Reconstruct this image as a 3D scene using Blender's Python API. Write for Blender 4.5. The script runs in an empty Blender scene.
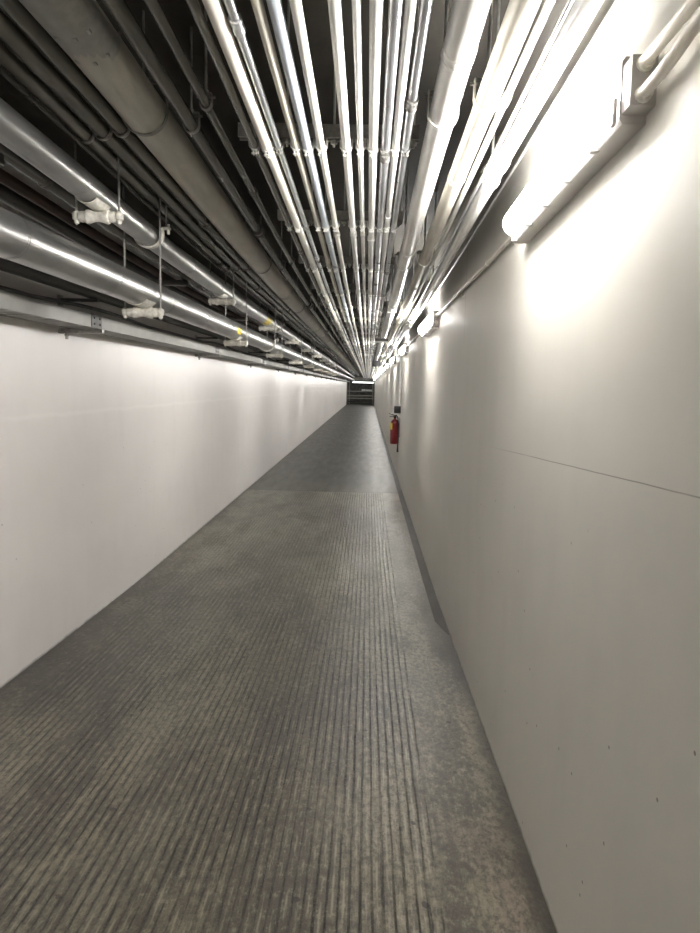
import bpy, bmesh, math, random
from mathutils import Vector, Matrix
random.seed(7)
PI = math.pi
scene = bpy.context.scene
C = scene.collection

# ---------------------------------------------------------------- tunnel numbers
LX, RX = -1.80, 0.565          # inner faces of the two long walls
Y0, YE = -3.4, 59.5            # tunnel start (behind the viewer) and far mouth
CEIL = 2.85
SLOPE = 0.028                  # the near stretch is a gentle ramp, level further on
def S(y, g=1.0):
    if y > 6.8: return 0.0
    if y < 3.8: return g * SLOPE * (5.3 - y)
    return g * SLOPE * (6.8 - y) ** 2 / 6
YS = [Y0, -1, 1, 2, 3, 3.8, 4.4, 5.0, 5.6, 6.2, 6.8, 10, 16, 25, 40, YE]

# ---------------------------------------------------------------- node materials
class NT:
    def __init__(self, name):
        self.m = bpy.data.materials.new(name); self.m.use_nodes = True
        self.t = self.m.node_tree; self.b = self.t.nodes['Principled BSDF']
        self.tc = self.t.nodes.new('ShaderNodeTexCoord')
    def n(self, typ, **kw):
        x = self.t.nodes.new('ShaderNode' + typ)
        for k, v in kw.items(): setattr(x, k, v)
        return x
    def put(self, sock, v):
        if hasattr(v, 'is_linked') or isinstance(v, bpy.types.NodeSocket): self.t.links.new(v, sock)
        elif isinstance(v, (tuple, list)) and len(v) == 3 and sock.type == 'RGBA': sock.default_value = (*v, 1)
        else: sock.default_value = v
    def obj(self): return self.tc.outputs['Object']
    def mapping(self, sc=(1, 1, 1), loc=(0, 0, 0)):
        mp = self.n('Mapping'); self.put(mp.inputs['Vector'], self.obj())
        mp.inputs['Scale'].default_value = sc; mp.inputs['Location'].default_value = loc
        return mp.outputs[0]
    def noise(self, scale, sc=(1, 1, 1), detail=4, rough=.55, loc=(0, 0, 0)):
        x = self.n('TexNoise'); self.put(x.inputs['Vector'], self.mapping(sc, loc))
        x.inputs['Scale'].default_value = scale; x.inputs['Detail'].default_value = detail; x.inputs['Roughness'].default_value = rough
        return x.outputs['Fac']
    def math(self, op, a, b=0.0, c=0.0, clamp=False):
        x = self.n('Math', operation=op); x.use_clamp = clamp
        self.put(x.inputs[0], a); self.put(x.inputs[1], b); self.put(x.inputs[2], c)
        return x.outputs[0]
    def ss(self, v, lo, hi, a=0.0, b=1.0):
        x = self.n('MapRange', interpolation_type='SMOOTHSTEP')
        self.put(x.inputs[0], v)
        for i, q in zip((1, 2, 3, 4), (lo, hi, a, b)): x.inputs[i].default_value = q
        return x.outputs[0]
    def mix(self, f, a, b, mode='MIX'):
        x = self.n('Mix', data_type='RGBA', blend_type=mode)
        self.put(x.inputs[0], f); self.put(x.inputs[6], a); self.put(x.inputs[7], b)
        return x.outputs[2]
    def xyz(self):
        x = self.n('SeparateXYZ'); self.put(x.inputs[0], self.obj()); return x.outputs
    def bump(self, h, strength=.3, dist=.01):
        x = self.n('Bump'); x.inputs['Strength'].default_value = strength; x.inputs['Distance'].default_value = dist
        self.put(x.inputs['Height'], h); self.put(self.b.inputs['Normal'], x.outputs[0])
    def set(self, **kw):
        for k, v in kw.items(): self.put(self.b.inputs[k.replace('_', ' ')], v)
        return self.m

def paint(name, c, rough=.4, metal=0.0, var=.12, scale=14, bump=.05, stretch=(1, .25, 1), rv=.08):
    k = NT(name)
    nz = k.noise(scale, stretch)
    dark = tuple(v * (1 - var) for v in c); lite = tuple(min(1, v * (1 + var)) for v in c)
    col = k.mix(k.ss(nz, .3, .7), dark, lite)
    r = k.math('MULTIPLY_ADD', nz, rv * 2, rough - rv)
    if bump: k.bump(k.noise(scale * 4, stretch, 3), bump, .004)
    return k.set(Base_Color=col, Roughness=r, Metallic=metal)

M = {}
M['cream'] = paint('cream_pipe_paint', (.74, .71, .64), .33, bump=.04)
M['white'] = paint('white_pipe_paint', (.80, .79, .76), .32, bump=.04)
M['grey'] = paint('grey_shaded_pipe_paint', (.118, .113, .095), .24, bump=.04)  # shade over the left ceiling bank is put into this darker colour
M['lag'] = paint('grey_insulation_jacket', (.50, .48, .42), .36, bump=.05)
for q in ('grey', 'lag'): M[q].node_tree.nodes['Principled BSDF'].inputs['Specular IOR Level'].default_value = .9
M['dark'] = paint('dark_grey_pipe_paint', (.05, .047, .041), .42, bump=.06)
M['tan'] = paint('matte_tan_pipe_paint', (.55, .52, .45), .5)
M['blue'] = paint('blue_grey_pipe_paint', (.50, .55, .61), .3)
M['rust'] = paint('rusty_brown_pipe', (.05, .026, .017), .6, var=.4, scale=30)
M['emt'] = paint('galvanised_conduit_steel', (.62, .63, .65), .3, .85, var=.15, scale=22)
M['galv'] = paint('galvanised_steel', (.42, .42, .40), .42, .6, var=.10, scale=30, stretch=(1, 1, 1))
M['alu'] = paint('aluminium_pipe_jacket', (.37, .37, .362), .32, .92, var=.16, scale=8, bump=.05, stretch=(1, .35, 1), rv=.06)
M['iron'] = paint('off_white_cast_iron', (.74, .715, .65), .5, var=.15, scale=60, stretch=(1, 1, 1))
M['steel'] = paint('dull_steel', (.30, .29, .27), .45, .5, var=.2, scale=50, stretch=(1, 1, 1))
M['black'] = paint('black_plastic', (.008, .008, .008), .5)
M['cable'] = paint('black_cable', (.02, .02, .02), .45)
M['red'] = paint('red_enamel', (.17, .010, .014), .35)
M['yellow'] = paint('yellow_label', (.75, .58, .04), .5)
M['lampgrey'] = paint('grey_lamp_housing', (.42, .40, .385), .45)
M['enddark'] = paint('dark_grey_end_masonry', (.16, .155, .14), .8, var=.3, scale=6)
M['rack'] = paint('grey_rack_paint', (.45, .43, .38), .5)

def emis(name, c, s):
    k = NT(name); k.set(Base_Color=(.9, .9, .88), Roughness=.4, Emission_Color=c, Emission_Strength=s); return k.m
M['glow'] = emis('glowing_lamp_diffuser', (1, .978, .945), 18.5)
M['endglow'] = emis('glowing_far_lamp', (.93, 1, .97), .75)

# walls
def wall_mat(name, base, side):
    k = NT(name); x, y, z = k.xyz()
    big = k.noise(.9, (1, .4, 1), 4); mid = k.noise(5, (1, 1, .35), 5)
    col = k.mix(k.ss(big, .3, .7), tuple(v * .94 for v in base), tuple(min(1, v * 1.03) for v in base))
    col = k.mix(k.ss(mid, .45, .75, 0, .35), col, tuple(v * .9 for v in base))
    # chipped paint specks
    cv = k.n('CombineXYZ'); k.put(cv.inputs[0], y); k.put(cv.inputs[1], z)
    vo = k.n('TexVoronoi', voronoi_dimensions='2D'); k.put(vo.inputs['Vector'], cv.outputs[0]); vo.inputs['Scale'].default_value = 8.0
    vr = k.n('SeparateColor'); k.put(vr.inputs[0], vo.outputs['Color'])
    spot = k.math('MULTIPLY', k.math('LESS_THAN', vo.outputs['Distance'], .034), k.math('LESS_THAN', vr.outputs[0], .16 if side == 'right' else .05))
    low = k.ss(z, 1.05, 1.35, 1, 0)
    col = k.mix(k.math('MULTIPLY', spot, k.math('MULTIPLY', low, .75)), col, (.10, .09, .08))
    # grime line where wall meets floor
    zz = k.math('SUBTRACT', z, k.math('MULTIPLY', k.math('MAXIMUM', k.math('SUBTRACT', 5.3, y), 0.0), SLOPE))
    g = k.math('ADD', zz, k.math('MULTIPLY', k.noise(14, (1, 1, 1)), .03))
    col = k.mix(k.ss(g, .012, .035, .75, 0), col, (.12, .11, .09))
    h = k.math('ADD', k.math('MULTIPLY', k.noise(22, (1, 1, .45), 4), .6), k.math('MULTIPLY', k.noise(3, (1, 1, .6), 3), 1.2))
    if side == 'right':
        # long hairline crack and two board joints
        cz = k.math('SUBTRACT', k.math('SUBTRACT', z, k.math('MULTIPLY_ADD', y, -.0430, 1.4757)), k.math('MULTIPLY', k.math('SUBTRACT', k.noise(2.2, (1, 1, 0.01), 3), .5), .006))
        ac = k.math('ABSOLUTE', cz)
        fade = k.math('MULTIPLY', k.ss(y, 2.2, 3.4, 1, 0), k.ss(k.noise(1.7, (0, 1, 0)), .35, .5, .55, 1))
        crack = k.math('MULTIPLY', k.ss(ac, .0004, .0022, 1, 0), fade)
        col = k.mix(k.math('MULTIPLY', crack, .8), col, (.2, .19, .17))
        j = k.math('ABSOLUTE', k.math('SUBTRACT', y, 4.25))
        jt = k.math('MULTIPLY', k.ss(j, .004, .010, 1, 0), k.ss(z, 1.82, 1.95))
        col = k.mix(k.math('MULTIPLY', jt, .45), col, (.3, .29, .27))
    else:
        pale = k.math('ABSOLUTE', k.math('SUBTRACT', k.math('ADD', z, k.math('MULTIPLY', k.noise(3, (0, 1, 0)), .05)), 1.42))
        pl = k.math('MULTIPLY', k.ss(pale, .004, .02, 1, 0), k.ss(y, 3.2, 3.6))
        col = k.mix(k.math('MULTIPLY', pl, .25), col, (.92, .91, .89))
    k.bump(h, .12, .01)
    r = k.math('MULTIPLY_ADD', k.noise(6, (1, 1, .3), 4), .14, .42 if side == 'right' else .31)
    return k.set(Base_Color=col, Roughness=r)
M['wall_l'] = wall_mat('white_wall_paint', (.80, .768, .748), 'left')
M['wall_r'] = wall_mat('off_white_wall_paint', (.67, .652, .606), 'right')

# ceiling slab
k = NT('grey_brown_ceiling_concrete'); x, y, z = k.xyz()
col = k.mix(k.ss(k.noise(1.6), .3, .7), (.046, .042, .035), (.07, .063, .053))
jy = k.math('ABSOLUTE', k.math('SUBTRACT', k.math('FRACT', k.math('DIVIDE', k.math('ADD', y, 1.95), 2.62)), .5))
col = k.mix(k.ss(jy, .0015, .005, .8, 0), col, (.03, .03, .03))
k.bump(k.noise(30), .2, .01)
M['ceiling'] = k.set(Base_Color=col, Roughness=.8)

# grooved ramp concrete
k = NT('grooved_stained_concrete'); x, y, z = k.xyz()
wob = k.math('MULTIPLY', k.math('SUBTRACT', k.noise(1.3, (1, .3, 1), 2), .5), .012)
fr = k.math('FRACT', k.math('DIVIDE', k.math('ADD', x, wob), .0335))
d = k.math('ABSOLUTE', k.math('SUBTRACT', fr, .5))             # 0 in the middle of a groove
wn = k.math('MULTIPLY_ADD', k.noise(7, (4, .35, 1), 3), .26, .02)  # groove width wanders
groove = k.math('SUBTRACT', 1.0, k.math('DIVIDE', d, wn), clamp=True)
groove = k.ss(groove, .05, .6)
worn = k.ss(k.noise(1.7, (1.5, .55, 1), 6, .65), .38, .54)     # patches where the grooves are worn away or filled
brk = k.ss(k.noise(7, (3.5, .9, 1), 4, .65), .38, .56)
edge = k.math('MULTIPLY', k.ss(k.math('ADD', x, k.math('MULTIPLY', k.noise(3.5), .18)), -1.56, -1.42), k.ss(k.math('ADD', x, k.math('MULTIPLY', k.noise(3.5, (1, .8, 1)), .16)), .31, .36, 1, 0))
mask = k.math('MULTIPLY', k.math('MULTIPLY', groove, edge), k.math('MULTIPLY_ADD', k.math('MULTIPLY', worn, brk), .78, .22))
big = k.noise(.75, (1, .45, 1), 6, .62); mid = k.noise(3.0, (1.3, .45, 1), 7, .7); fine = k.noise(46, (1, .6, 1), 5, .75); gr = k.noise(120, (1, .8, 1), 3, .7)
col = k.mix(k.ss(big, .42, .58), (.078, .067, .050), (.20, .18, .127))
col = k.mix(k.ss(mid, .48, .60, 0, .75), col, (.068, .058, .046))
col = k.mix(k.ss(k.noise(1.1, (1, .5, 1), 5, .6, (4, 2, 0)), .50, .66, 0, .55), col, (.20, .19, .135))
pink = k.math('MULTIPLY', k.ss(x, .20, .32), k.ss(y, 1.7, 3.0, 1, 0))
col = k.mix(k.math('MULTIPLY', pink, k.ss(k.noise(5, (1, .6, 1), 5, .65), .44, .58, 0, .75)), col, (.235, .19, .145))
col = k.mix(k.ss(k.noise(8, (1.2, .5, 1), 6, .75), .52, .66, 0, .6), col, (.055, .048, .037))
col = k.mix(k.ss(fine, .46, .60, 0, .75), col, (.052, .046, .036))
col = k.mix(k.ss(fine, .34, .46, .7, 0), col, (.24, .225, .17))
col = k.mix(k.ss(gr, .55, .72, 0, .45), col, (.04, .036, .028))
streak = k.noise(4, (10, .15, 1), 4, .65)
col = k.mix(k.ss(streak, .52, .70, 0, .5), col, (.058, .05, .04))
ridge = k.math('MULTIPLY', k.math('MULTIPLY', k.ss(d, .30, .48), edge), k.ss(k.noise(11, (6, .7, 1), 4, .7), .45, .62))
col = k.mix(k.math('MULTIPLY', ridge, .6), col, (.31, .29, .22))
col = k.mix(k.math('MULTIPLY', mask, .9), col, (.022, .022, .016))
vo = k.n('TexVoronoi', voronoi_dimensions='2D'); k.put(vo.inputs['Vector'], k.mapping((1, .75, 1))); vo.inputs['Scale'].default_value = 5.5
vr = k.n('SeparateColor'); k.put(vr.inputs[0], vo.outputs['Color'])
pit = k.math('MULTIPLY', k.math('LESS_THAN', k.math('ADD', vo.outputs['Distance'], k.math('MULTIPLY', k.noise(30, (1, 1, 1), 3), .18)), k.math('MULTIPLY_ADD', vr.outputs[1], .05, .10)), k.math('LESS_THAN', vr.outputs[0], .38))
col = k.mix(k.math('MULTIPLY', pit, .85), col, (.022, .019, .015))
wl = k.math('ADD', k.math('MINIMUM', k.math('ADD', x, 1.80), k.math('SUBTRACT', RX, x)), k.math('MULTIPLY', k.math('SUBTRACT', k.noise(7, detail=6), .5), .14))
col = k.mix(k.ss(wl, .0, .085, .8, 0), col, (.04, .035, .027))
rub = k.math('MULTIPLY', k.math('MULTIPLY', k.ss(x, .38, .46), k.ss(k.math('ADD', y, k.math('MULTIPLY', mid, .5)), 4.15, 4.35)), k.ss(k.math('ADD', y, mid), 5.6, 6.2, 1, 0))
col = k.mix(k.math('MULTIPLY', rub, .55), col, (.05, .038, .028))
h = k.math('ADD', k.math('MULTIPLY', mask, -1.0), k.math('ADD', k.math('MULTIPLY', fine, .35), k.math('MULTIPLY', mid, .4)))
k.bump(h, .9, .007)
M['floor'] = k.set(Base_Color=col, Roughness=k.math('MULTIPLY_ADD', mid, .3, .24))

# smooth far concrete
JY_ = 10.46
k = NT('smooth_sealed_concrete'); x, y, z = k.xyz()
col = k.mix(k.ss(k.noise(.9, (1, .5, 1), 5), .3, .7), (.050, .048, .041), (.076, .073, .061))
col = k.mix(k.ss(k.noise(5, (2, .5, 1), 5), .45, .7, 0, .4), col, (.055, .052, .046))
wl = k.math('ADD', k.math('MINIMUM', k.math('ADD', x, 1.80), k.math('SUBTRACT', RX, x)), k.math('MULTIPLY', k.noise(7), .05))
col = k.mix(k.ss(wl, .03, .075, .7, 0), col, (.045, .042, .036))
col = k.mix(k.ss(y, JY_ + .055, JY_ + .085, .7, 0), col, (.022, .020, .017))
k.bump(k.noise(9, (1, .5, 1), 4), .15, .01)
M['floor_far'] = k.set(Base_Color=col, Roughness=k.math('MULTIPLY_ADD', k.noise(3, (3, .4, 1)), .25, .30))

k = NT('dark_sealant_strip')
M['strip'] = k.set(Base_Color=k.mix(k.ss(k.noise(8, (1, .3, 1)), .35, .7), (.030, .026, .020), (.05, .045, .035)), Roughness=.6)

# ---------------------------------------------------------------- mesh helpers
def add_box(bm, x0, x1, y0, y1, z0, z1, mi=0):
    vs = [bm.verts.new((x, y, z)) for z in (z0, z1) for y in (y0, y1) for x in (x0, x1)]
    for f in ((0, 2, 3, 1), (4, 5, 7, 6), (0, 1, 5, 4), (2, 6, 7, 3), (0, 4, 6, 2), (1, 3, 7, 5)):
        bm.faces.new([vs[i] for i in f]).material_index = mi
def add_tube(bm, pts, r, n=12, caps=True):
    pts = [Vector(p) for p in pts]; rings = []
    rr = r if isinstance(r, (list, tuple)) else [r] * len(pts)
    up0 = None
    for i, p in enumerate(pts):
        t = (pts[min(i + 1, len(pts) - 1)] - pts[max(i - 1, 0)]).normalized()
        if up0 is None: up0 = Vector((0, 0, 1)) if abs(t.z) < .9 else Vector((1, 0, 0))
        a = t.cross(up0)
        if a.length < 1e-4: a = t.cross(Vector((0, 1, 0)))
        a.normalize(); b = a.cross(t).normalized(); up0 = b
        rings.append([bm.verts.new(p + (a * math.cos(q) + b * math.sin(q)) * rr[i]) for q in (2 * PI * j / n for j in range(n))])
    for A, B in zip(rings, rings[1:]):
        for j in range(n): bm.faces.new((A[j], A[(j + 1) % n], B[(j + 1) % n], B[j]))
    if caps:
        bm.faces.new(list(reversed(rings[0]))); bm.faces.new(rings[-1])
def add_lathe(bm, prof, axis='z', at=(0, 0, 0), n=16):     # prof: (radius, height) pairs
    rings = []
    for r, h in prof:
        ring = []
        for j in range(n):
            a = 2 * PI * j / n; u, v = r * math.cos(a), r * math.sin(a)
            p = (u, v, h) if axis == 'z' else ((h, u, v) if axis == 'x' else (v, h, u))
            ring.append(bm.verts.new(Vector(p) + Vector(at)))
        rings.append(ring)
    for A, B in zip(rings, rings[1:]):
        for j in range(n): bm.faces.new((A[j], A[(j + 1) % n], B[(j + 1) % n], B[j]))
    bm.faces.new(list(reversed(rings[0]))); bm.faces.new(rings[-1])
def add_band(bm, ri, ro, y0, y1, a0=0, a1=2 * PI, n=24, at=(0, 0)):   # ring (or arc) about the y axis
    full = abs(a1 - a0 - 2 * PI) < 1e-6; m = n if full else n + 1
    sec = []
    for j in range(m):
        a = a0 + (a1 - a0) * j / n
        sec.append([bm.verts.new((at[0] + r * math.cos(a), y, at[1] + r * math.sin(a))) for r, y in ((ri, y0), (ro, y0), (ro, y1), (ri, y1))])
    for j in range(n):
        A, B = sec[j], sec[(j + 1) % m]
        for q in range(4): bm.faces.new((A[q], A[(q + 1) % 4], B[(q + 1) % 4], B[q]))
    if not full:
        bm.faces.new(sec[0]); bm.faces.new(list(reversed(sec[-1])))
def add_prism(bm, poly, y0, y1):          # polygon in x, z
    A = [bm.verts.new((x, y0, z)) for x, z in poly]; B = [bm.verts.new((x, y1, z)) for x, z in poly]
    n = len(poly)
    for j in range(n): bm.faces.new((A[j], A[(j + 1) % n], B[(j + 1) % n], B[j]))
    bm.faces.new(list(reversed(A))); bm.faces.new(B)

def obj(name, bm, m, parent=None, loc=(0, 0, 0), bevel=0.0, smooth=True):
    bmesh.ops.recalc_face_normals(bm, faces=bm.faces)
    if bevel:
        bmesh.ops.bevel(bm, geom=[e for e in bm.edges if e.calc_face_angle(0) > .6], offset=bevel, segments=2, affect='EDGES', profile=.6)
    me = bpy.data.meshes.new(name); bm.to_mesh(me); bm.free()
    for mm in (m if isinstance(m, (list, tuple)) else [m]): me.materials.append(mm)
    if smooth:
        me.polygons.foreach_set('use_smooth', [True] * len(me.polygons))
        me.set_sharp_from_angle(angle=math.radians(38))
    o = bpy.data.objects.new(name, me); C.objects.link(o)
    if parent: o.parent = parent
    o.location = loc
    return o
def tag(o, label, cat, group=None):
    o['label'] = label; o['category'] = cat
    if group: o['group'] = group
    return o
def thing(name, label, cat, loc=(0, 0, 0), group=None):
    o = bpy.data.objects.new(name, None); C.objects.link(o); o.location = loc; o.empty_display_size = .1
    return tag(o, label, cat, group)
def struct(name, bm, m, **kw):
    o = obj(name, bm, m, **kw); o['kind'] = 'structure'; return o
def dup(root, loc, label):
    r = root.copy(); C.objects.link(r); r.location = loc; r['label'] = label
    for ch in root.children:
        c = ch.copy(); C.objects.link(c); c.parent = r
        for gch in ch.children:
            d = gch.copy(); C.objects.link(d); d.parent = c
    return r
ORD = ['first', 'second', 'third', 'fourth', 'fifth', 'sixth', 'seventh', 'eighth', 'ninth', 'tenth', 'eleventh', 'twelfth',
       'thirteenth', 'fourteenth', 'fifteenth', 'sixteenth', 'seventeenth', 'eighteenth', 'nineteenth', 'twentieth']
def nth(i):
    if i < 20: return ORD[i]
    return {2: 'twenty-', 3: 'thirty-', 4: 'forty-', 5: 'fifty-'}[(i + 1) // 10] + ORD[(i + 1) % 10 - 1] if (i + 1) % 10 else {3: 'thirtieth', 4: 'fortieth', 5: 'fiftieth'}[(i + 1) // 10]

# ---------------------------------------------------------------- the setting
def strip_mesh(rows):                      # rows: list of lists of points, skinned together
    bm = bmesh.new(); R = [[bm.verts.new(p) for p in row] for row in rows]
    for A, B in zip(R, R[1:]):
        for j in range(len(A) - 1): bm.faces.new((A[j], A[j + 1], B[j + 1], B[j]))
    return bm
JY = 10.46
fy = [y for y in YS if y < JY] + [JY, 16, 25, 40, YE, 63.2]
def slab(name, x0, x1, zt, th, ys, mats, g=1.0, split=None):
    bm = bmesh.new(); rings = []
    for y in ys:
        s = S(y, g); rings.append([bm.verts.new(p) for p in ((x0, y, zt + s), (x1, y, zt + s), (x1, y, zt + s + th), (x0, y, zt + s + th))])
    for i, (A, B) in enumerate(zip(rings, rings[1:])):
        for j in range(4):
            f = bm.faces.new((A[j], A[(j + 1) % 4], B[(j + 1) % 4], B[j]))
            if split is not None and ys[i] >= split: f.material_index = 1
    bm.faces.new(rings[0]); bm.faces.new(rings[-1][::-1])
    return struct(name, bm, mats, smooth=False)
slab('floor', LX - .15, RX + .15, 0, -.15, fy, [M['floor'], M['floor_far']], split=JY)
slab('ceiling', LX - .15, RX + .15, CEIL, .15, YS, M['ceiling'])
def wall(name, x0, x1, m):
    bm = bmesh.new(); rings = []
    for y in YS:
        s = S(y); rings.append([bm.verts.new(p) for p in ((x0, y, s - .1), (x1, y, s - .1), (x1, y, CEIL + s + .1), (x0, y, CEIL + s + .1))])
    for A, B in zip(rings, rings[1:]):
        for j in range(4): bm.faces.new((A[j], A[(j + 1) % 4], B[(j + 1) % 4], B[j]))
    bm.faces.new(rings[0]); bm.faces.new(rings[-1][::-1])
    return struct(name, bm, m, smooth=False)
wall('wall_left', LX - .12, LX, M['wall_l'])
wall('wall_right', RX, RX + .12, M['wall_r'])
bm = bmesh.new(); add_box(bm, LX - .15, RX + .15, Y0 - .12, Y0, -.1, 3.3); struct('wall_back', bm, M['wall_l'], smooth=False)
# dark sealed strip along the foot of the right wall, ragged where it starts
bm = bmesh.new(); rings = []
for y in [4.35, 4.5, 4.62, 4.8, 5.0, 5.3, 5.6, 6.2, 6.8, 9, 12, 16, 20, 30, 40, YE]:
    w = .07 if y > 4.6 else (.012 if y < 4.4 else .045); s = S(y)
    rings.append([bm.verts.new(p) for p in ((RX - w, y, s), (RX - w + .002, y, s + .002), (RX, y, s + .003), (RX, y, s))])
for A, B in zip(rings, rings[1:]):
    for j in range(4): bm.faces.new((A[j], A[(j + 1) % 4], B[(j + 1) % 4], B[j]))
bm.faces.new(rings[0]); bm.faces.new(rings[-1][::-1])
struct('trim_1', bm, M['strip'])
# far mouth: dark header beam and jambs, cross passage behind
bm = bmesh.new(); add_box(bm, LX - .15, RX + .15, YE, YE + .3, 2.06, CEIL + .15); struct('trim_2', bm, M['enddark'], smooth=False)
bm = bmesh.new(); add_box(bm, LX - .15, LX + .08, YE, YE + .25, -.05, 2.06); struct('trim_3', bm, M['enddark'], smooth=False)
bm = bmesh.new(); add_box(bm, RX - .08, RX + .15, YE, YE + .25, -.05, 2.06); struct('trim_4', bm, M['enddark'], smooth=False)
bm = bmesh.new(); add_box(bm, LX - 1.0, RX + 1.0, 63.0, 63.15, -.1, CEIL + .15); struct('wall_end', bm, M['enddark'], smooth=False)
bm = bmesh.new(); add_box(bm, LX - 1.0, RX + 1.0, YE + .3, 63.0, CEIL, CEIL + .15); struct('ceiling_end', bm, M['enddark'], smooth=False)

# ---------------------------------------------------------------- pipes and conduits
def run_pts(X, Z, g, y0=Y0 + .02, y1=YE - .02):
    ys = [y0] + [y for y in YS if y0 < y < y1] + [y1]
    return [(X, y, Z + S(y, g)) for y in ys]
PIPES = {}
BANK = {'dark pipes along the left of the ceiling': 1.06, 'conduits on the ceiling struts': .78, 'pipes along the right of the ceiling': .78}   # how far each bank hangs from eye level
def pipe(key, name, label, cat, X, Z, r, m, g=1.0, group=None, coup=(), cr=1.25, cl=.06, cm=None, n=14, y1=YE - .02, cname='coupling'):
    bk = BANK.get(group, 1.0)
    if key == 'D5': bk = .84
    if key == 'D6': bk = 1.0
    X *= bk; Z = 1.6 + (Z - 1.6) * bk; r *= bk; coup = [y * bk for y in coup]
    base = Vector((X, 0, Z))
    bm = bmesh.new(); add_tube(bm, [Vector(p) - base for p in run_pts(X, Z, g, y1=y1)], r, n)
    o = tag(obj(name, bm, M[m], loc=base), label, cat, group)
    for y in coup:
        b = bmesh.new(); h = cl / 2
        add_lathe(b, [(r * 1.01, -h), (r * cr, -h * .95), (r * cr, -h * .45), (r * (cr - .07), -h * .4), (r * (cr - .07), h * .4), (r * cr, h * .45), (r * cr, h * .95), (r * 1.01, h)], 'y', (0, 0, 0), n)
        obj(cname, b, M[cm or m], o, (0, y, S(y, g)))
    PIPES[key] = (X, Z, r, g, o)
    return o
def every(a, d, end=30): 
    out = []
    while a < end: out.append(round(a, 2)); a += d
    return out
GL, GC, GR = 'dark pipes along the left of the ceiling', 'conduits on the ceiling struts', 'pipes along the right of the ceiling'
# left bank
pipe('P1', 'conduit', 'thin dark conduit, leftmost of the ceiling bank above the upper metal jacketed pipe', 'conduit', -1.137, 2.45, .010, 'grey', group=GL, coup=every(2.4, 3.1), cm='dark')
pipe('P2', 'pipe', 'dark grey pipe running beside the thin leftmost conduit', 'pipe', -1.083, 2.45, .029, 'grey', group=GL, coup=every(5.1, 4.3))
pipe('P3', 'pipe', 'dark grey pipe, middle one of three left of the thickest ceiling pipe', 'pipe', -1.003, 2.45, .030, 'grey', group=GL, coup=every(6.3, 4.7))
pipe('P4', 'pipe', 'dark grey pipe touching the left side of the thickest ceiling pipe', 'pipe', -.926, 2.45, .026, 'grey', group=GL, coup=every(4.0, 4.1))
pipe('B', 'insulated_pipe', 'thickest ceiling pipe, grey insulated, with wide loop hangers', 'pipe', -.795, 2.455, .074, 'lag', group=GL, n=24, coup=every(6.6, 5.2), cr=1.06, cl=.12)
pipe('P6', 'pipe', 'dark grey pipe directly right of the thickest ceiling pipe', 'pipe', -.657, 2.45, .024, 'grey', group=GL, coup=every(4.15, 3.45), cr=1.4, cl=.09, cm='dark')
pipe('P7', 'pipe', 'slim dark grey pipe left of the ceiling strut ends', 'pipe', -.563, 2.45, .016, 'grey', group=GL, coup=every(3.4, 3.3))
o = PIPES['B'][4]; rr = PIPES['B'][2]; b = bmesh.new(); add_band(b, rr * 1.02, rr * 1.05, -.30, .24, -PI * .95, PI * .02, 26)
for a in (-.62, -.42, -.25):
    for yy in (-.15, .06, .20): add_box(b, rr * 1.03 * math.cos(a * PI) - .006, rr * 1.03 * math.cos(a * PI) + .006, yy - .009, yy + .009, rr * 1.04 * math.sin(a * PI) - .004, rr * 1.04 * math.sin(a * PI) + .008)
p = obj('metal_saddle', b, M['galv'], o, (0, 1.95, S(1.95))); p['label'] = 'bare metal saddle sleeve'
# strut bank
pipe('P8', 'conduit', 'thin dark conduit at the left end of the ceiling struts', 'conduit', -.483, 2.45, .015, 'grey', group=GC, coup=every(4.9, 3.05))
pipe('A', 'conduit', 'thick cream conduit, brightest of those left of the struts', 'conduit', -.432, 2.45, .023, 'cream', group=GC, coup=every(4.25, 3.05))
pipe('A2', 'conduit', 'bare steel conduit with a coupling, right of the thick cream one', 'conduit', -.386, 2.45, .0135, 'emt', group=GC, coup=every(2.05, 3.05), cm='emt', cr=1.35)
pipe('A3', 'conduit', 'matte tan conduit just left of the blue grey one', 'conduit', -.314, 2.45, .0155, 'tan', group=GC, coup=every(5.2, 3.05))
pipe('BL', 'conduit', 'glossy blue grey conduit between the tan and white ones', 'conduit', -.269, 2.45, .0195, 'blue', group=GC, cr=1.15, coup=every(4.6, 3.05))
pipe('A5', 'conduit', 'white conduit just right of the blue grey one', 'conduit', -.213, 2.45, .016, 'cream', group=GC, coup=every(4.4, 3.05))
pipe('C1', 'conduit', 'off-white conduit standing alone right of a wide dark gap', 'conduit', -.112, 2.45, .0175, 'white', group=GC, coup=every(4.4, 3.05))
pipe('C2', 'conduit', 'slim off-white conduit left of the centre of the struts', 'conduit', -.055, 2.45, .0125, 'white', group=GC, coup=every(4.4, 3.05))
pipe('C3', 'conduit', 'off-white conduit running nearly straight up the picture', 'conduit', -.003, 2.45, .0185, 'white', group=GC, coup=every(4.5, 3.05))
pipe('C4', 'conduit', 'bare steel conduit, third from the right end of the struts', 'conduit', .047, 2.45, .0185, 'emt', group=GC, coup=every(3.05, 3.05), cm='steel')
pipe('C5', 'conduit', 'white conduit squeezed between the two rightmost steel conduits', 'conduit', .086, 2.45, .0155, 'white', group=GC, coup=every(4.0, 3.05))
pipe('C6', 'conduit', 'bare steel conduit at the right end of the struts, dark coupling', 'conduit', .126, 2.45, .016, 'emt', group=GC, coup=every(2.53, 3.05), cm='steel', cr=1.4)
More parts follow.
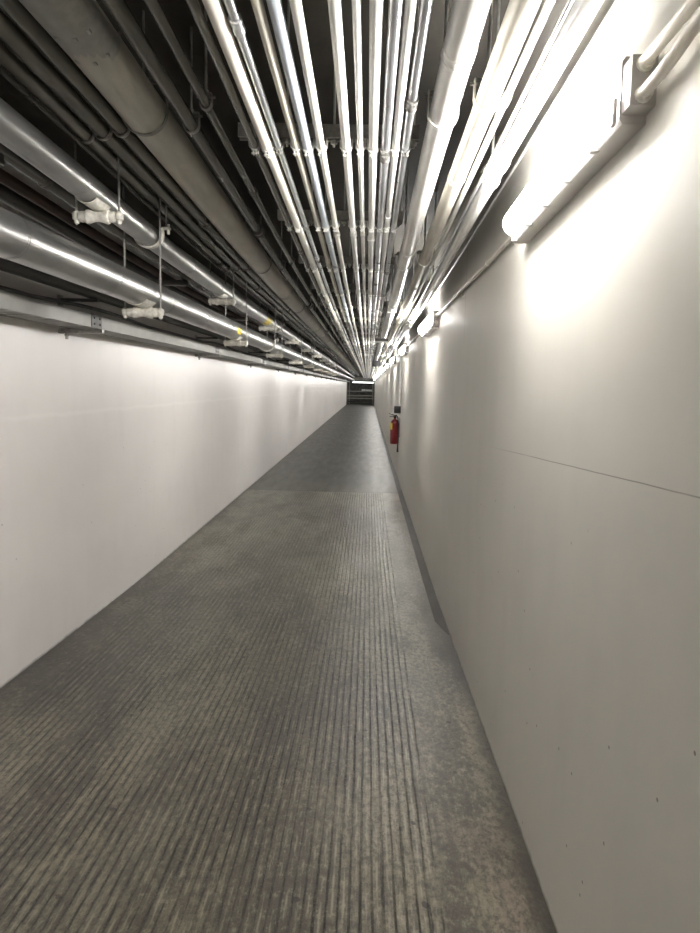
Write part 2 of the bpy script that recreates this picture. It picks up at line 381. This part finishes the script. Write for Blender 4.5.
# right bank
pipe('D1', 'pipe', 'thick white pipe right of the conduits, brightly lit by the wall lamp', 'pipe', .2415, 2.45, .048, 'white', group=GR, n=24, coup=every(2.18, 2.62), cr=1.06, cl=.05)
pipe('D2', 'pipe', 'thick matte cream pipe, second from left in the right-hand bank', 'pipe', .377, 2.45, .038, 'tan', group=GR, n=20, coup=every(3.3, 2.9), cr=1.08, cl=.05)
pipe('D3', 'conduit', 'slim white conduit tucked against the second thick right-hand pipe', 'conduit', .441, 2.45, .0125, 'white', group=GR, coup=every(2.5, 2.8), cr=1.35)
pipe('D4', 'conduit', 'thin bare conduit between the slim white one and wall-side pipe', 'conduit', .478, 2.42, .007, 'emt', group=GR)
pipe('D5', 'pipe', 'white pipe nearest the right wall, just above the wall lamps', 'pipe', .492, 2.372, .029, 'white', group=GR, n=18, coup=every(2.85, 2.9), cr=1.16)
pipe('D6', 'conduit', 'hair-thin conduit fixed high on the right wall', 'conduit', .555, 2.40, .006, 'white', group=GR)
# behind the jacketed pipes
GB = 'old pipes behind the jacketed pipes'
pipe('K1', 'pipe', 'grey pipe just behind and below the upper jacketed pipe', 'pipe', -1.368, 2.357, .029, 'grey', group=GB, coup=every(3.0, 2.6), cr=1.18, cl=.04)
pipe('K2', 'pipe', 'rusty brown pipe in the dark gap between the two jacketed pipes', 'pipe', -1.52, 2.354, .026, 'rust', group=GB)
pipe('K3', 'pipe', 'blackened pipe near the left wall, lowest in the dark gap', 'pipe', -1.66, 2.363, .035, 'dark', group=GB)
pipe('K4', 'pipe', 'dark pipe running low behind the lower jacketed pipe above the tray', 'pipe', -1.61, 2.095, .031, 'dark', g=0, group=GB, coup=every(5, 5))

def arm_bracket(label, loc):
    t = thing('pipe_bracket', label, 'bracket', loc, 'wall arms under the old pipes')
    b = bmesh.new(); add_box(b, 0, .465, -.0205, .0205, -.041, -.0005); obj('arm', b, M['dark'], t, bevel=.002)
    b = bmesh.new(); add_box(b, 0, .012, -.045, .045, -.11, .06); obj('wall_plate', b, M['dark'], t, bevel=.002)
    return t
ab = None
for i in range(7):
    y = 2.6 + 2.62 * i; loc = (LX - .004, y, 2.328 + S(y)); lb = f'{nth(i)} dark wall arm from the camera, holding the old pipes behind the jacketed ones'
    if ab is None: ab = arm_bracket(lb, loc)
    else: dup(ab, loc, lb)
# two jacketed pipes with markers
GJ = 'metal jacketed pipes along the left'
UP = pipe('U', 'jacketed_pipe', 'upper of the two shiny metal jacketed pipes on the left', 'pipe', -1.2, 2.335, .057, 'alu', g=1.0, group=GJ, n=28, coup=every(2.05, .87), cr=1.018, cl=.02, cname='jacket_band')
LO = pipe('L', 'jacketed_pipe', 'lower, thicker shiny metal jacketed pipe above the cable tray', 'pipe', -1.2, 2.062, .075, 'alu', g=.05, group=GJ, n=28, coup=every(2.35, .87), cr=1.018, cl=.02, cname='jacket_band')
def marker(par, r, y, zs, a0, a1, w):
    b = bmesh.new(); add_band(b, r * 1.004, r * 1.016, -w / 2, w / 2, a0, a1, 12)
    p = obj('marker_label', b, M['yellow'], par, (0, y, zs)); p['label'] = 'yellow pipe marker with black spot'
    am = (a0 + a1) / 2 + .15; b = bmesh.new()
    q = [bm_v for bm_v in ()]
    R = r * 1.022; vs = []
    for j in range(10):
        t = 2 * PI * j / 10; aa = am + .019 / r * math.sin(t)
        vs.append(b.verts.new((R * math.cos(aa), .02 + .024 * math.cos(t), R * math.sin(aa))))
    b.faces.new(vs); ex = bmesh.ops.extrude_face_region(b, geom=b.faces[:])
    for v in [e for e in ex['geom'] if isinstance(e, bmesh.types.BMVert)]: v.co.x *= .985; v.co.z *= .985
    obj('spot', b, M['black'], p)
marker(UP, .057, 8.15, S(8.15), -1.9, .25, .42)
marker(LO, .075, 6.15, S(6.15, .05), -.55, .15, .17)

# roller hangers, each two rods, two sockets, a spool and its axle
def roller_hanger(label, r, rodlen, loc, grp):
    t = thing('roller_hanger', label, 'pipe hanger', loc, grp)
    hw = .094; zr = -r - .030
    for sx in (-1, 1):
        b = bmesh.new(); add_tube(b, [(sx * hw, 0, zr - .035), (sx * hw, 0, rodlen)], .005, 8); obj('rod', b, M['steel'], t)
        b = bmesh.new()
        add_lathe(b, [(.006, -.030), (.011, -.028), (.012, -.014), (.018, -.012), (.019, .012), (.016, .018), (.010, .022), (.008, .024)], 'z', (sx * hw, 0, zr), 12)
        add_lathe(b, [(.014, 0), (.014, .022)] if sx < 0 else [(.014, -.022), (.014, 0)], 'x', (sx * hw, 0, zr), 12)
        obj('socket', b, M['iron'], t)
    b = bmesh.new(); w = hw - .014
    add_lathe(b, [(.008, -w), (.022, -w), (.024, -w + .008), (.024, -w * .66), (.029, -w * .62), (.031, -w * .5), (.024, -w * .25), (.021, 0), (.024, w * .25), (.031, w * .5), (.029, w * .62), (.024, w * .66), (.024, w - .008), (.022, w), (.008, w)], 'x', (0, 0, zr), 16)
    obj('roller', b, M['iron'], t)
    b = bmesh.new(); add_band(b, r * 1.02, r * 1.07, -.13, .03, -PI * .80, -PI * .22, 16); obj('saddle', b, M['iron'], t)
    return t
GRO = 'roller hangers under the jacketed pipes'
ru = None; rl = None
for i in range(9):
    y = 3.14 + 2.62 * i; loc = (-1.2, y, 2.335 + S(y))
    lb = f'{nth(i)} roller hanger from the camera, under the upper jacketed pipe'
    if ru is None: ru = roller_hanger(lb, .057, CEIL - 2.335, loc, GRO)
    else: dup(ru, loc, lb)
    y = 3.745 + 2.62 * i; loc = (-1.2, y, 2.062 + S(y, .05))
    lb = f'{nth(i)} roller hanger from the camera, under the lower jacketed pipe'
    if rl is None: rl = roller_hanger(lb, .075, CEIL - 2.062, loc, GRO)
    else: dup(rl, loc, lb)
# painted split collars, open at the top with bolt ears
def collar(label, r, loc, up):
    t = thing('pipe_collar', label, 'pipe collar', (loc[0], loc[1], loc[2] + r * .26), 'split collars on the jacketed pipes')
    b = bmesh.new(); add_band(b, r * 1.27, r * 1.37, -.026, .026, -PI * 1.10, PI * .10, 32); add_band(b, r * 1.27, r * 1.43, -.026, -.018, -PI * 1.10, PI * .10, 32); obj('collar_strap', b, M['iron'], t)
    e = r * 1.30
    for sx in (-1, 1):
        b = bmesh.new(); add_box(b, min(sx * e, sx * (e + .042)), max(sx * e, sx * (e + .042)), -.020, .020, r * .36, r * .36 + .011); obj('ear', b, M['iron'], t, bevel=.003)
        b = bmesh.new(); add_tube(b, [(sx * (e + .032), 0, r * .36 - .024), (sx * (e + .032), 0, r * .36 + .028)], .007, 6); obj('bolt', b, M['iron'], t)
    b = bmesh.new(); add_tube(b, [(.094, 0, r * .30), (.094, 0, up - r * .26)], .005, 6); obj('rod', b, M['steel'], t)
    return t
cu = cl_ = None
for i in range(5):
    y = 3.86 + 5.24 * i; loc = (-1.2, y, 2.335 + S(y)); lb = f'{nth(i)} white split collar from the camera, around the upper jacketed pipe'
    if cu is None: cu = collar(lb, .057, loc, CEIL - 2.335)
    else: dup(cu, loc, lb)
    y = 8.3 + 5.24 * i; loc = (-1.2, y, 2.062 + S(y, .05)); lb = f'{nth(i)} white split collar from the camera, around the lower jacketed pipe'
    if cl_ is None: cl_ = collar(lb, .075, loc, CEIL - 2.062)
    else: dup(cl_, loc, lb)

# clevis hangers
def clevis(label, r, up, loc, m, grp):
    t = thing('clevis_hanger', label, 'pipe hanger', loc, grp)
    R = r * 1.03 + .0012; w = .011; th = .004
    b = bmesh.new(); add_band(b, R, R + th, -w, w, -PI, 0, 20)
    add_box(b, R, R + th, -w, w, 0, r * 1.25 + .012); add_box(b, -R - th, -R, -w, w, 0, r * 1.25 + .012)
    obj('strap', b, M[m], t)
    b = bmesh.new(); add_tube(b, [(-R - .014, 0, r * 1.25), (R + .014, 0, r * 1.25)], .005, 8); add_box(b, -R, R, -w, w, r * 1.25 + .007, r * 1.25 + .013); obj('cross_bolt', b, M['steel'], t)
    b = bmesh.new(); add_tube(b, [(0, 0, r * 1.25 + .010), (0, 0, up)], .005, 8)
    add_lathe(b, [(.005, 0), (.010, .001), (.010, .010), (.005, .011)], 'z', (0, 0, r * 1.25 + .013), 6); obj('rod', b, M['steel'], t)
    return t
CL = [('P2', 'second pipe from the left', 2.72, 'steel', 7), ('P3', 'third pipe from the left', 2.68, 'steel', 7), ('P4', 'pipe touching the thickest one', 2.66, 'steel', 7),
      ('B', 'thickest ceiling pipe', 2.52, 'steel', 8), ('P6', 'pipe right of the thickest one', 2.62, 'steel', 7), ('P7', 'slim dark pipe by the strut ends', 2.44, 'steel', 7),
      ('D1', 'thick white right-hand pipe', 2.62, 'white', 8), ('D2', 'thick cream right-hand pipe', 2.50, 'cream', 8), ('D5', 'white pipe nearest the right wall', 3.05, 'white', 8)]
for key, words, y0, mt, cnt in CL:
    X, Z, r, g, o = PIPES[key]; proto = None
    for i in range(cnt):
        bk = .84 if key == 'D5' else (.78 if key[0] == 'D' else 1.06)
        y = (y0 + 2.62 * i) * bk; loc = (X, y, Z + S(y, g)); lb = f'{nth(i)} clevis hanger from the camera on the {words}'
        if proto is None: proto = clevis(lb, r, CEIL - Z, loc, mt, 'clevis hangers on the ceiling pipes')
        else: dup(proto, loc, lb)

# strut trapezes with one clamp per conduit
SK = ['P8', 'A', 'A2', 'A3', 'BL', 'A5', 'C1', 'C2', 'C3', 'C4', 'C5', 'C6']
SZ = 1.6 + .878 * .78
def trapeze(label, loc, clamps):
    t = thing('ceiling_strut', label, 'strut channel', loc, 'strut channels across the ceiling')
    b = bmesh.new()
    add_box(b, -.428, .140, -.0205, .0205, .0375, .041)
    for s in (-1, 1):
        add_box(b, -.428, .140, s * .0205 - (.0025 if s > 0 else 0), s * .0205 + (0 if s > 0 else .0025), 0, .0375)
        add_box(b, -.428, .140, min(s * .018, s * .010), max(s * .018, s * .010), 0, .003)
    obj('channel', b, M['steel'], t, smooth=False)
    for X in (-.275, -.127, .1235):
        b = bmesh.new(); add_tube(b, [(X, 0, -.022), (X, 0, CEIL - SZ)], .004, 8)
        add_lathe(b, [(.006, -.014), (.011, -.013), (.011, -.003), (.006, -.002)], 'z', (X, 0, 0), 6); obj('rod', b, M['galv'], t)
    if clamps:
        for key in SK:
            X, Z, r, g, o = PIPES[key]; dz = Z - SZ
            b = bmesh.new(); add_band(b, r * 1.02, r * 1.02 + .0035, -.011, .011, 0, 2 * PI, 18, (X, dz))
            for s in (-1, 1): add_box(b, X + s * (r + .0045) - .0025, X + s * (r + .0045) + .0025, -.010, .010, dz - .002, .002)
            add_box(b, X - .006, X - .003, -.009, .009, dz - r - .016, dz - r); add_box(b, X + .003, X + .006, -.009, .009, dz - r - .016, dz - r)
            add_tube(b, [(X - .011, 0, dz - r - .010), (X + .011, 0, dz - r - .010)], .0035, 6)
            obj('clamp', b, M['galv' if o.data.materials[0].name.startswith(('galv', 'grey')) else 'white'], t)
    return t
pa = pb = None
for i in range(54):
    y = 2.31 + .97 * i; loc = (0, y, SZ + S(y)); lb = f'{nth(i)} steel strut channel from the camera, carrying the ceiling conduits'
    if i < 14:
        if pa is None: pa = trapeze(lb, loc, True)
        else: dup(pa, loc, lb)
    else:
        if pb is None: pb = trapeze(lb, loc, False)
        else: dup(pb, loc, lb)

# ---------------------------------------------------------------- wall lamps
LY0, LSP, LLEN = 1.50, 4.27, 1.13
LZ = 2.118
def wall_lamp(label, loc):
    t = thing('wall_lamp', label, 'lamp', loc, 'wall lamps along the right wall')
    b = bmesh.new(); add_prism(b, [(.002, -.068), (-.048, -.068), (-.055, -.058), (-.055, .058), (-.048, .068), (.002, .068)], .05, LLEN); obj('housing', b, M['lampgrey'], t)
    poly = [(-.051, -.043)] + [(-.057 - .038 * math.sin(a), -.043 * math.cos(a)) for a in [PI * j / 12 for j in range(13)]] + [(-.051, .043)]
    b = bmesh.new(); add_prism(b, poly, .085, LLEN - .01)
    o = obj('diffuser', b, M['glow'], t, bevel=.006); o['label'] = 'glowing white diffuser'
    b = bmesh.new(); add_box(b, -.052, .002, 0, .055, -.050, .049); obj('end_box', b, M['lampgrey'], t, bevel=.003)
    for q in range(5):
        y = .20 + q * .22; b = bmesh.new(); add_box(b, -.066, -.044, y, y + .022, -.070, -.050); obj('latch', b, M['steel'], t, bevel=.002)
    b = bmesh.new(); add_box(b, -.068, -.059, .052, .072, -.068, -.014); obj('strap', b, M['lampgrey'], t, bevel=.002)
    for dz in (-.030, .030):
        b = bmesh.new(); add_lathe(b, [(.010, -.020), (.015, -.019), (.015, -.006), (.017, -.005), (.017, .0)], 'y', (-.027, 0, dz), 12); obj('connector', b, M['iron'], t)
    return t
lp = None
for i in range(-1, 14):
    y = LY0 + LSP * i; loc = (RX, y, LZ + S(y) + (0.03 if i >= 1 else 0))
    lb = 'fluorescent wall lamp on the right wall, just behind the camera' if i < 0 else ('large glaring wall lamp at top right, nearest in view' if i == 0 else f'{nth(i)} fluorescent wall lamp along the right wall, counted from the camera')
    if lp is None: lp = wall_lamp(lb, loc); o = lp
    else: o = dup(lp, loc, lb)
    o.rotation_euler.x = -SLOPE if y < 4 else 0
# conduit between lamps
for i in range(0, 13):
    ya = LY0 + LSP * i + LLEN - .003; yb = LY0 + LSP * (i + 1) - .018
    za = LZ + S(LY0 + LSP * i) - SLOPE * LLEN * (1 if i == 0 else 0) + (.03 if i else 0); zb = LZ + S(LY0 + LSP * (i + 1)) + .03 + .030
    base = Vector((RX - .0205, ya, za))
    pts = [(0, 0, 0)] + [(0, y - ya, za + (zb - za) * min(1, (y - ya) / .6) - za + (S(y) - S(yb) - 0) * 0) for y in [ya + .1, ya + .6, (ya + yb) / 2, yb]]
    b = bmesh.new(); add_tube(b, pts, .0105, 10)
    o = tag(obj('wall_conduit', b, M['cream'], loc=base), f'conduit on the right wall linking the {nth(i)} and {nth(i+1)} lamps from the camera', 'conduit', 'conduits between the wall lamps')
    if i < 5:
        b = bmesh.new(); add_lathe(b, [(.0107, -.022), (.0145, -.021), (.0145, .021), (.0107, .022)], 'y', (0, 0, 0), 10); obj('coupling', b, M['iron'], o, (0, .75, pts[2][2]))
        b = bmesh.new(); add_band(b, .011, .0135, -.008, .008, 0, 2 * PI, 14); add_box(b, .004, .020, -.008, .008, -.026, .026); obj('clip', b, M['iron'], o, (0, 1.75, pts[3][2]))
# two conduits leaving the nearest lamp towards the viewer
for dz, zz, lb in ((.030, .045, 'upper of two conduits entering the nearest wall lamp at top right'), (-.030, .004, 'lower, bent conduit entering the nearest wall lamp at top right')):
    y = LY0; z0 = LZ + S(y) + dz; b = bmesh.new()
    add_tube(b, [(0, 0, 0), (0, -.07, .002), (0.002, -.12, (zz - dz) * .3), (.006, -.2, (zz - dz) * .85), (.008, -.28, zz - dz), (.008, -1.2, zz - dz + .026), (.008, -3.0, zz - dz + .07)], .0125, 12)
    o = tag(obj('wall_conduit', b, M['cream'], loc=(RX - .030, y - .018, z0)), lb, 'conduit', 'conduits feeding the nearest lamp')
    b = bmesh.new(); add_band(b, .013, .0155, -.008, .008, 0, 2 * PI, 14); add_box(b, .004, .021, -.008, .008, -.028, .028); obj('clip', b, M['iron'], o, (.008, -.62, zz - dz + .010))

# ---------------------------------------------------------------- cable tray on the left wall
TX, TZ0, TZ1, SEC = -1.56, 1.893, 1.968, 3.22
M['splice'] = paint('dark_splice_steel', (.14, .138, .13), .5, var=.1)
M['tray'] = paint('dull_grey_tray_steel', (.33, .33, .31), .55, .3, var=.07, scale=7, stretch=(1, 1, 1))
def tray_section(label, loc, L):
    t = thing('cable_tray', label, 'cable tray', loc, 'cable tray sections along the left wall')
    for sx, name in ((0, 'front_rail'), (-.205, 'rear_rail')):
        b = bmesh.new(); s = -1 if sx == 0 else 1
        add_box(b, sx - .0015, sx + .0015, 0, L, 0, .075)
        for zz in (0, .072): add_box(b, min(sx, sx + s * .022), max(sx, sx + s * .022), 0, L, zz, zz + .003)
        obj(name, b, M['tray'], t, smooth=False)
    b = bmesh.new(); n = int(L / .11)
    for q in range(n):
        y = (q + .5) * L / n; add_box(b, -.203, -.003, y - .033, y + .033, .004, .008)
        add_box(b, -.203, -.003, y - .035, y - .031, .004, .016); add_box(b, -.203, -.003, y + .031, y + .035, .004, .016)
    obj('rung_floor', b, M['tray'], t, smooth=False)
    b = bmesh.new(); add_box(b, .0015, .005, -.15, 0, .001, .076)
    for yy in (-.115, -.035):
        for zz in (.022, .054): add_lathe(b, [(.007, .006), (.007, .011), (.003, .013)], 'x', (0, yy, zz), 6)
    o = obj('splice_plate', b, M['splice'], t, (0, L, 0)); o['label'] = 'darker splice plate'
    return t
tp = None; y = 4.10 - SEC * 2; i = 0
y = 0.88 - SEC
for i in range(19):
    ya = y + SEC * i
    if ya + SEC > YE: break
    lb = 'cable tray section beside the camera, at the left picture edge' if i < 2 else f'{nth(i - 1)} cable tray section from the camera on the left wall'
    if i == 0: lb = 'cable tray section behind the camera on the left wall'
    if tp is None: tp = tray_section(lb, (TX, ya, TZ0), SEC)
    else: dup(tp, (TX, ya, TZ0), lb)
def bracket(label, loc):
    t = thing('tray_bracket', label, 'bracket', loc, 'brackets under the cable tray')
    b = bmesh.new(); add_box(b, 0, .26, -.0205, .0205, -.026, -.002); obj('arm', b, M['steel'], t, bevel=.002)
    b = bmesh.new(); add_box(b, .008, .235, -.018, .018, .155, .171); obj('upper_arm', b, M['dark'], t, bevel=.002)
    b = bmesh.new(); add_box(b, 0, .02, -.022, .022, -.03, .19); obj('wall_post', b, M['galv'], t, bevel=.002)
    b = bmesh.new(); add_tube(b, [(.045, 0, -.062), (.045, 0, -.02)], .009, 8); add_lathe(b, [(.009, 0), (.014, .001), (.014, .011), (.009, .012)], 'z', (.045, 0, -.044), 6); obj('bolt', b, M['steel'], t)
    return t
bp = None
for i in range(12):
    loc = (LX - .004, 4.09 + SEC * i, TZ0); lb = f'{nth(i)} steel bracket under the cable tray, counted from the camera'
    if bp is None: bp = bracket(lb, loc)
    else: dup(bp, loc, lb)
random.seed(3)
for q, (dx, lb) in enumerate(((.012, 'black cable draped along the front rim of the cable tray'), (.05, 'black cable lying just behind the tray front rim'), (.10, 'loose black cable snaking along the middle of the tray'))):
    pts = []; y = Y0 + .1
    while y < 34:
        pts.append((-(.010, .040, .100)[q] + (.003, .010, .032)[q] * math.sin(y * 1.3 + q * 2), y, (TZ1 + .0125 + .022 * max(0, math.sin(y * 1.9)), TZ0 + .052 + .012 * math.sin(y * .9), TZ0 + .028)[q])); y += .16
    b = bmesh.new(); add_tube(b, [Vector(p) - Vector((0, Y0, TZ1)) for p in pts], .0065 + .004 * (q == 0), 8)
    tag(obj('cable', b, M['cable'], loc=(TX, Y0, TZ1)), lb, 'cable', 'cables on the cable tray')

# ---------------------------------------------------------------- call box, extinguisher
ZW = 0
t = thing('wall_call_box', 'small black wall box with a ledge above the fire extinguisher', 'wall box', (RX, 12.0, 1.14))
b = bmesh.new(); add_box(b, -.11, .002, -.07, .07, .012, .130); obj('box_body', b, M['black'], t, bevel=.008)
b = bmesh.new(); add_box(b, -.165, .002, -.06, .12, -.004, .004); o = obj('ledge', b, M['galv'], t, bevel=.001)
b = bmesh.new(); add_tube(b, [(-.020, 0, 0), (-.020, 0, .90)], .0165, 10)
for zz in (.25, .62): add_band_z = add_lathe(b, [(.0166, -.012), (.020, -.011), (.020, .011), (.0166, .012)], 'z', (-.020, 0, zz), 10)
tag(obj('vertical_conduit', b, M['white'], loc=(RX, 12.0, 1.268)), 'white vertical conduit rising from the black wall box', 'conduit')

EY = 12.1
t = thing('fire_extinguisher', 'red fire extinguisher hung low on the right wall', 'fire extinguisher', (RX - .086, EY, .615))
b = bmesh.new(); add_lathe(b, [(.060, 0), (.072, .006), (.076, .02), (.076, .34), (.072, .37), (.058, .40), (.036, .42), (.024, .43), (.022, .45)], 'z', (0, 0, 0), 24); obj('cylinder', b, M['red'], t)
b = bmesh.new(); add_lathe(b, [(.022, .448), (.026, .452), (.026, .47), (.018, .475), (.018, .50)], 'z', (0, 0, 0), 14); o = obj('valve', b, M['black'], t)
b = bmesh.new()
add_prism(b, [(-.02, .485), (-.11, .525), (-.112, .535), (-.02, .505)], -.012, .012); add_prism(b, [(-.02, .465), (-.095, .462), (-.095, .471), (-.02, .478)], -.012, .012); obj('handle', b, M['black'], t)
b = bmesh.new()
nn = 14
for z0, z1 in ((.25, .362),):
    sec = []
    for j in range(nn + 1):
        a = PI * .90 + (PI * .40) * j / nn
        sec.append([b.verts.new((rr * math.cos(a), rr * math.sin(a), zz)) for rr, zz in ((.0762, z0), (.0785, z0), (.0785, z1), (.0762, z1))])
    for A, B in zip(sec, sec[1:]):
        for q in range(4): b.faces.new((A[q], A[(q + 1) % 4], B[(q + 1) % 4], B[q]))
    b.faces.new(sec[0]); b.faces.new(sec[-1][::-1])
o = obj('instruction_label', b, M['yellow'], t); o['label'] = 'yellow instruction label'
b = bmesh.new(); add_tube(b, [(.0, -.02, .482), (.02, -.06, .50), (.045, -.095, .46), (.055, -.105, .35), (.055, -.105, .1), (.055, -.100, -.05), (.055, -.097, -.13)], [.010, .010, .010, .010, .010, .011, .017], 10); obj('hose', b, M['black'], t)
b = bmesh.new(); add_box(b, .074, .088, -.03, .03, .12, .46); obj('wall_bracket', b, M['steel'], t)

# ---------------------------------------------------------------- small ceiling-hung boxes mid tunnel
t = thing('hanging_sign', 'small dark panel with pale lower edge hung under the conduits', 'panel', (.1425, 8.2, 2.10))
b = bmesh.new(); add_box(b, -.075, .075, -.08, .08, .012, .045); obj('panel_body', b, M['dark'], t, bevel=.004)
b = bmesh.new(); add_box(b, -.072, .072, -.086, .076, 0, .012); o = obj('lower_edge', b, M['white'], t, bevel=.002); o['label'] = 'pale lower edge'
for yy in (-.06, .06):
    b = bmesh.new(); add_tube(b, [(-.012, yy, .04), (-.012, yy, CEIL - 2.10)], .005, 8); obj('rod', b, M['steel'], t)
t = thing('hanging_box', 'small black box hung beyond the dark panel under the conduits', 'junction box', (.16, 16, 2.04))
b = bmesh.new(); add_box(b, -.08, .11, -.07, .07, 0, .13); obj('box_body', b, M['black'], t, bevel=.02)
b = bmesh.new(); add_tube(b, [(.085, 0, .13), (.085, 0, CEIL - 2.04)], .008, 8); obj('rod', b, M['steel'], t)

# ---------------------------------------------------------------- cross passage at the far end
t = thing('ceiling_lamp', 'long pale lamp under the ceiling of the far cross passage', 'lamp', (-.42, 60.3, 1.84))
b = bmesh.new(); add_box(b, -.92, .92, -.05, .05, .09, .15); obj('housing', b, M['lampgrey'], t, bevel=.004)
b = bmesh.new(); add_box(b, -.90, .90, -.06, .06, .015, .09); o = obj('diffuser', b, M['endglow'], t, bevel=.01); o['label'] = 'glowing pale diffuser'
for X in (-.6, .6):
    b = bmesh.new(); add_tube(b, [(X, 0, .14), (X, 0, CEIL - 1.84)], .008, 6); obj('rod', b, M['steel'], t)
for i, (z, r, mt, lb) in enumerate(((1.12, .035, 'rack', 'top grey pipe crossing the far end of the tunnel'), (.74, .05, 'rack', 'second grey pipe from the top crossing the far end'), (.50, .04, 'rack', 'third grey pipe from the top crossing the far end'), (.22, .05, 'dark', 'lowest, darkest pipe crossing the far end above the floor'))):
    b = bmesh.new(); add_tube(b, [(-1.4, 0, 0), (1.4, 0, 0)], r, 12)
    tag(obj('cross_pipe', b, M[mt], loc=(-.6, 61.73, z)), lb, 'pipe', 'pipes crossing the far end')
for X in (-1.62, .42):
    b = bmesh.new(); add_box(b, -.03, .03, -.03, .03, 0, CEIL)
    for z in (1.065, .67, .44, .15): add_box(b, -.03, .03, -.12, -.03, z, z + .02)
    tag(obj('rack_post', b, M['rack'], loc=(X, 61.83, 0)), f'upright steel post holding the cross pipes at the far end, {"left" if X < 0 else "right"} side', 'post', 'posts of the far pipe rack')
for X, w, h, lb in ((-.38, .34, .16, 'left pale box on the top cross pipe at the far end'), (.09, .52, .14, 'right, wider pale box on the top cross pipe at the far end')):
    b = bmesh.new(); add_box(b, -w / 2, w / 2, -.08, .08, 0, h)
    tag(obj('pale_box', b, M['white'], loc=(X, 61.73, 1.155), bevel=.01), lb, 'box', 'pale boxes at the far end')

# ---------------------------------------------------------------- camera, world, colour
rho, th, ps, F = math.radians(1.3), math.radians(6.59), math.radians(1.315), 700.0
f = Vector((-math.sin(ps) * math.cos(th), math.cos(ps) * math.cos(th), -math.sin(th)))
r0 = Vector((math.cos(ps), math.sin(ps), 0)); u0 = r0.cross(f)
r_ = r0 * math.cos(rho) + u0 * math.sin(rho); u_ = u0 * math.cos(rho) - r0 * math.sin(rho)
cd = bpy.data.cameras.new('camera'); cam = bpy.data.objects.new('camera', cd); C.objects.link(cam)
mw = Matrix.Identity(4)
for i in range(3): mw[i][0], mw[i][1], mw[i][2] = r_[i], u_[i], -f[i]
mw.translation = Vector((0, 0, 1.6)); cam.matrix_world = mw
cd.sensor_fit = 'AUTO'; cd.sensor_width = 36; cd.lens = F * 36 / 933; cd.clip_start = .02; cd.clip_end = 200
scene.camera = cam
w = bpy.data.worlds.new('world'); scene.world = w; w.use_nodes = True
w.node_tree.nodes['Background'].inputs[0].default_value = (.5, .5, .5, 1); w.node_tree.nodes['Background'].inputs[1].default_value = .02
vs = scene.view_settings
vs.view_transform = 'Standard'; vs.look = 'None'; vs.gamma = 1; vs.use_curve_mapping = False; vs.exposure = 2.9
scene.cycles.use_denoising = True
scene.cycles.max_bounces = 10; scene.cycles.diffuse_bounces = 6; scene.cycles.glossy_bounces = 4
scene.cycles.sample_clamp_indirect = 8
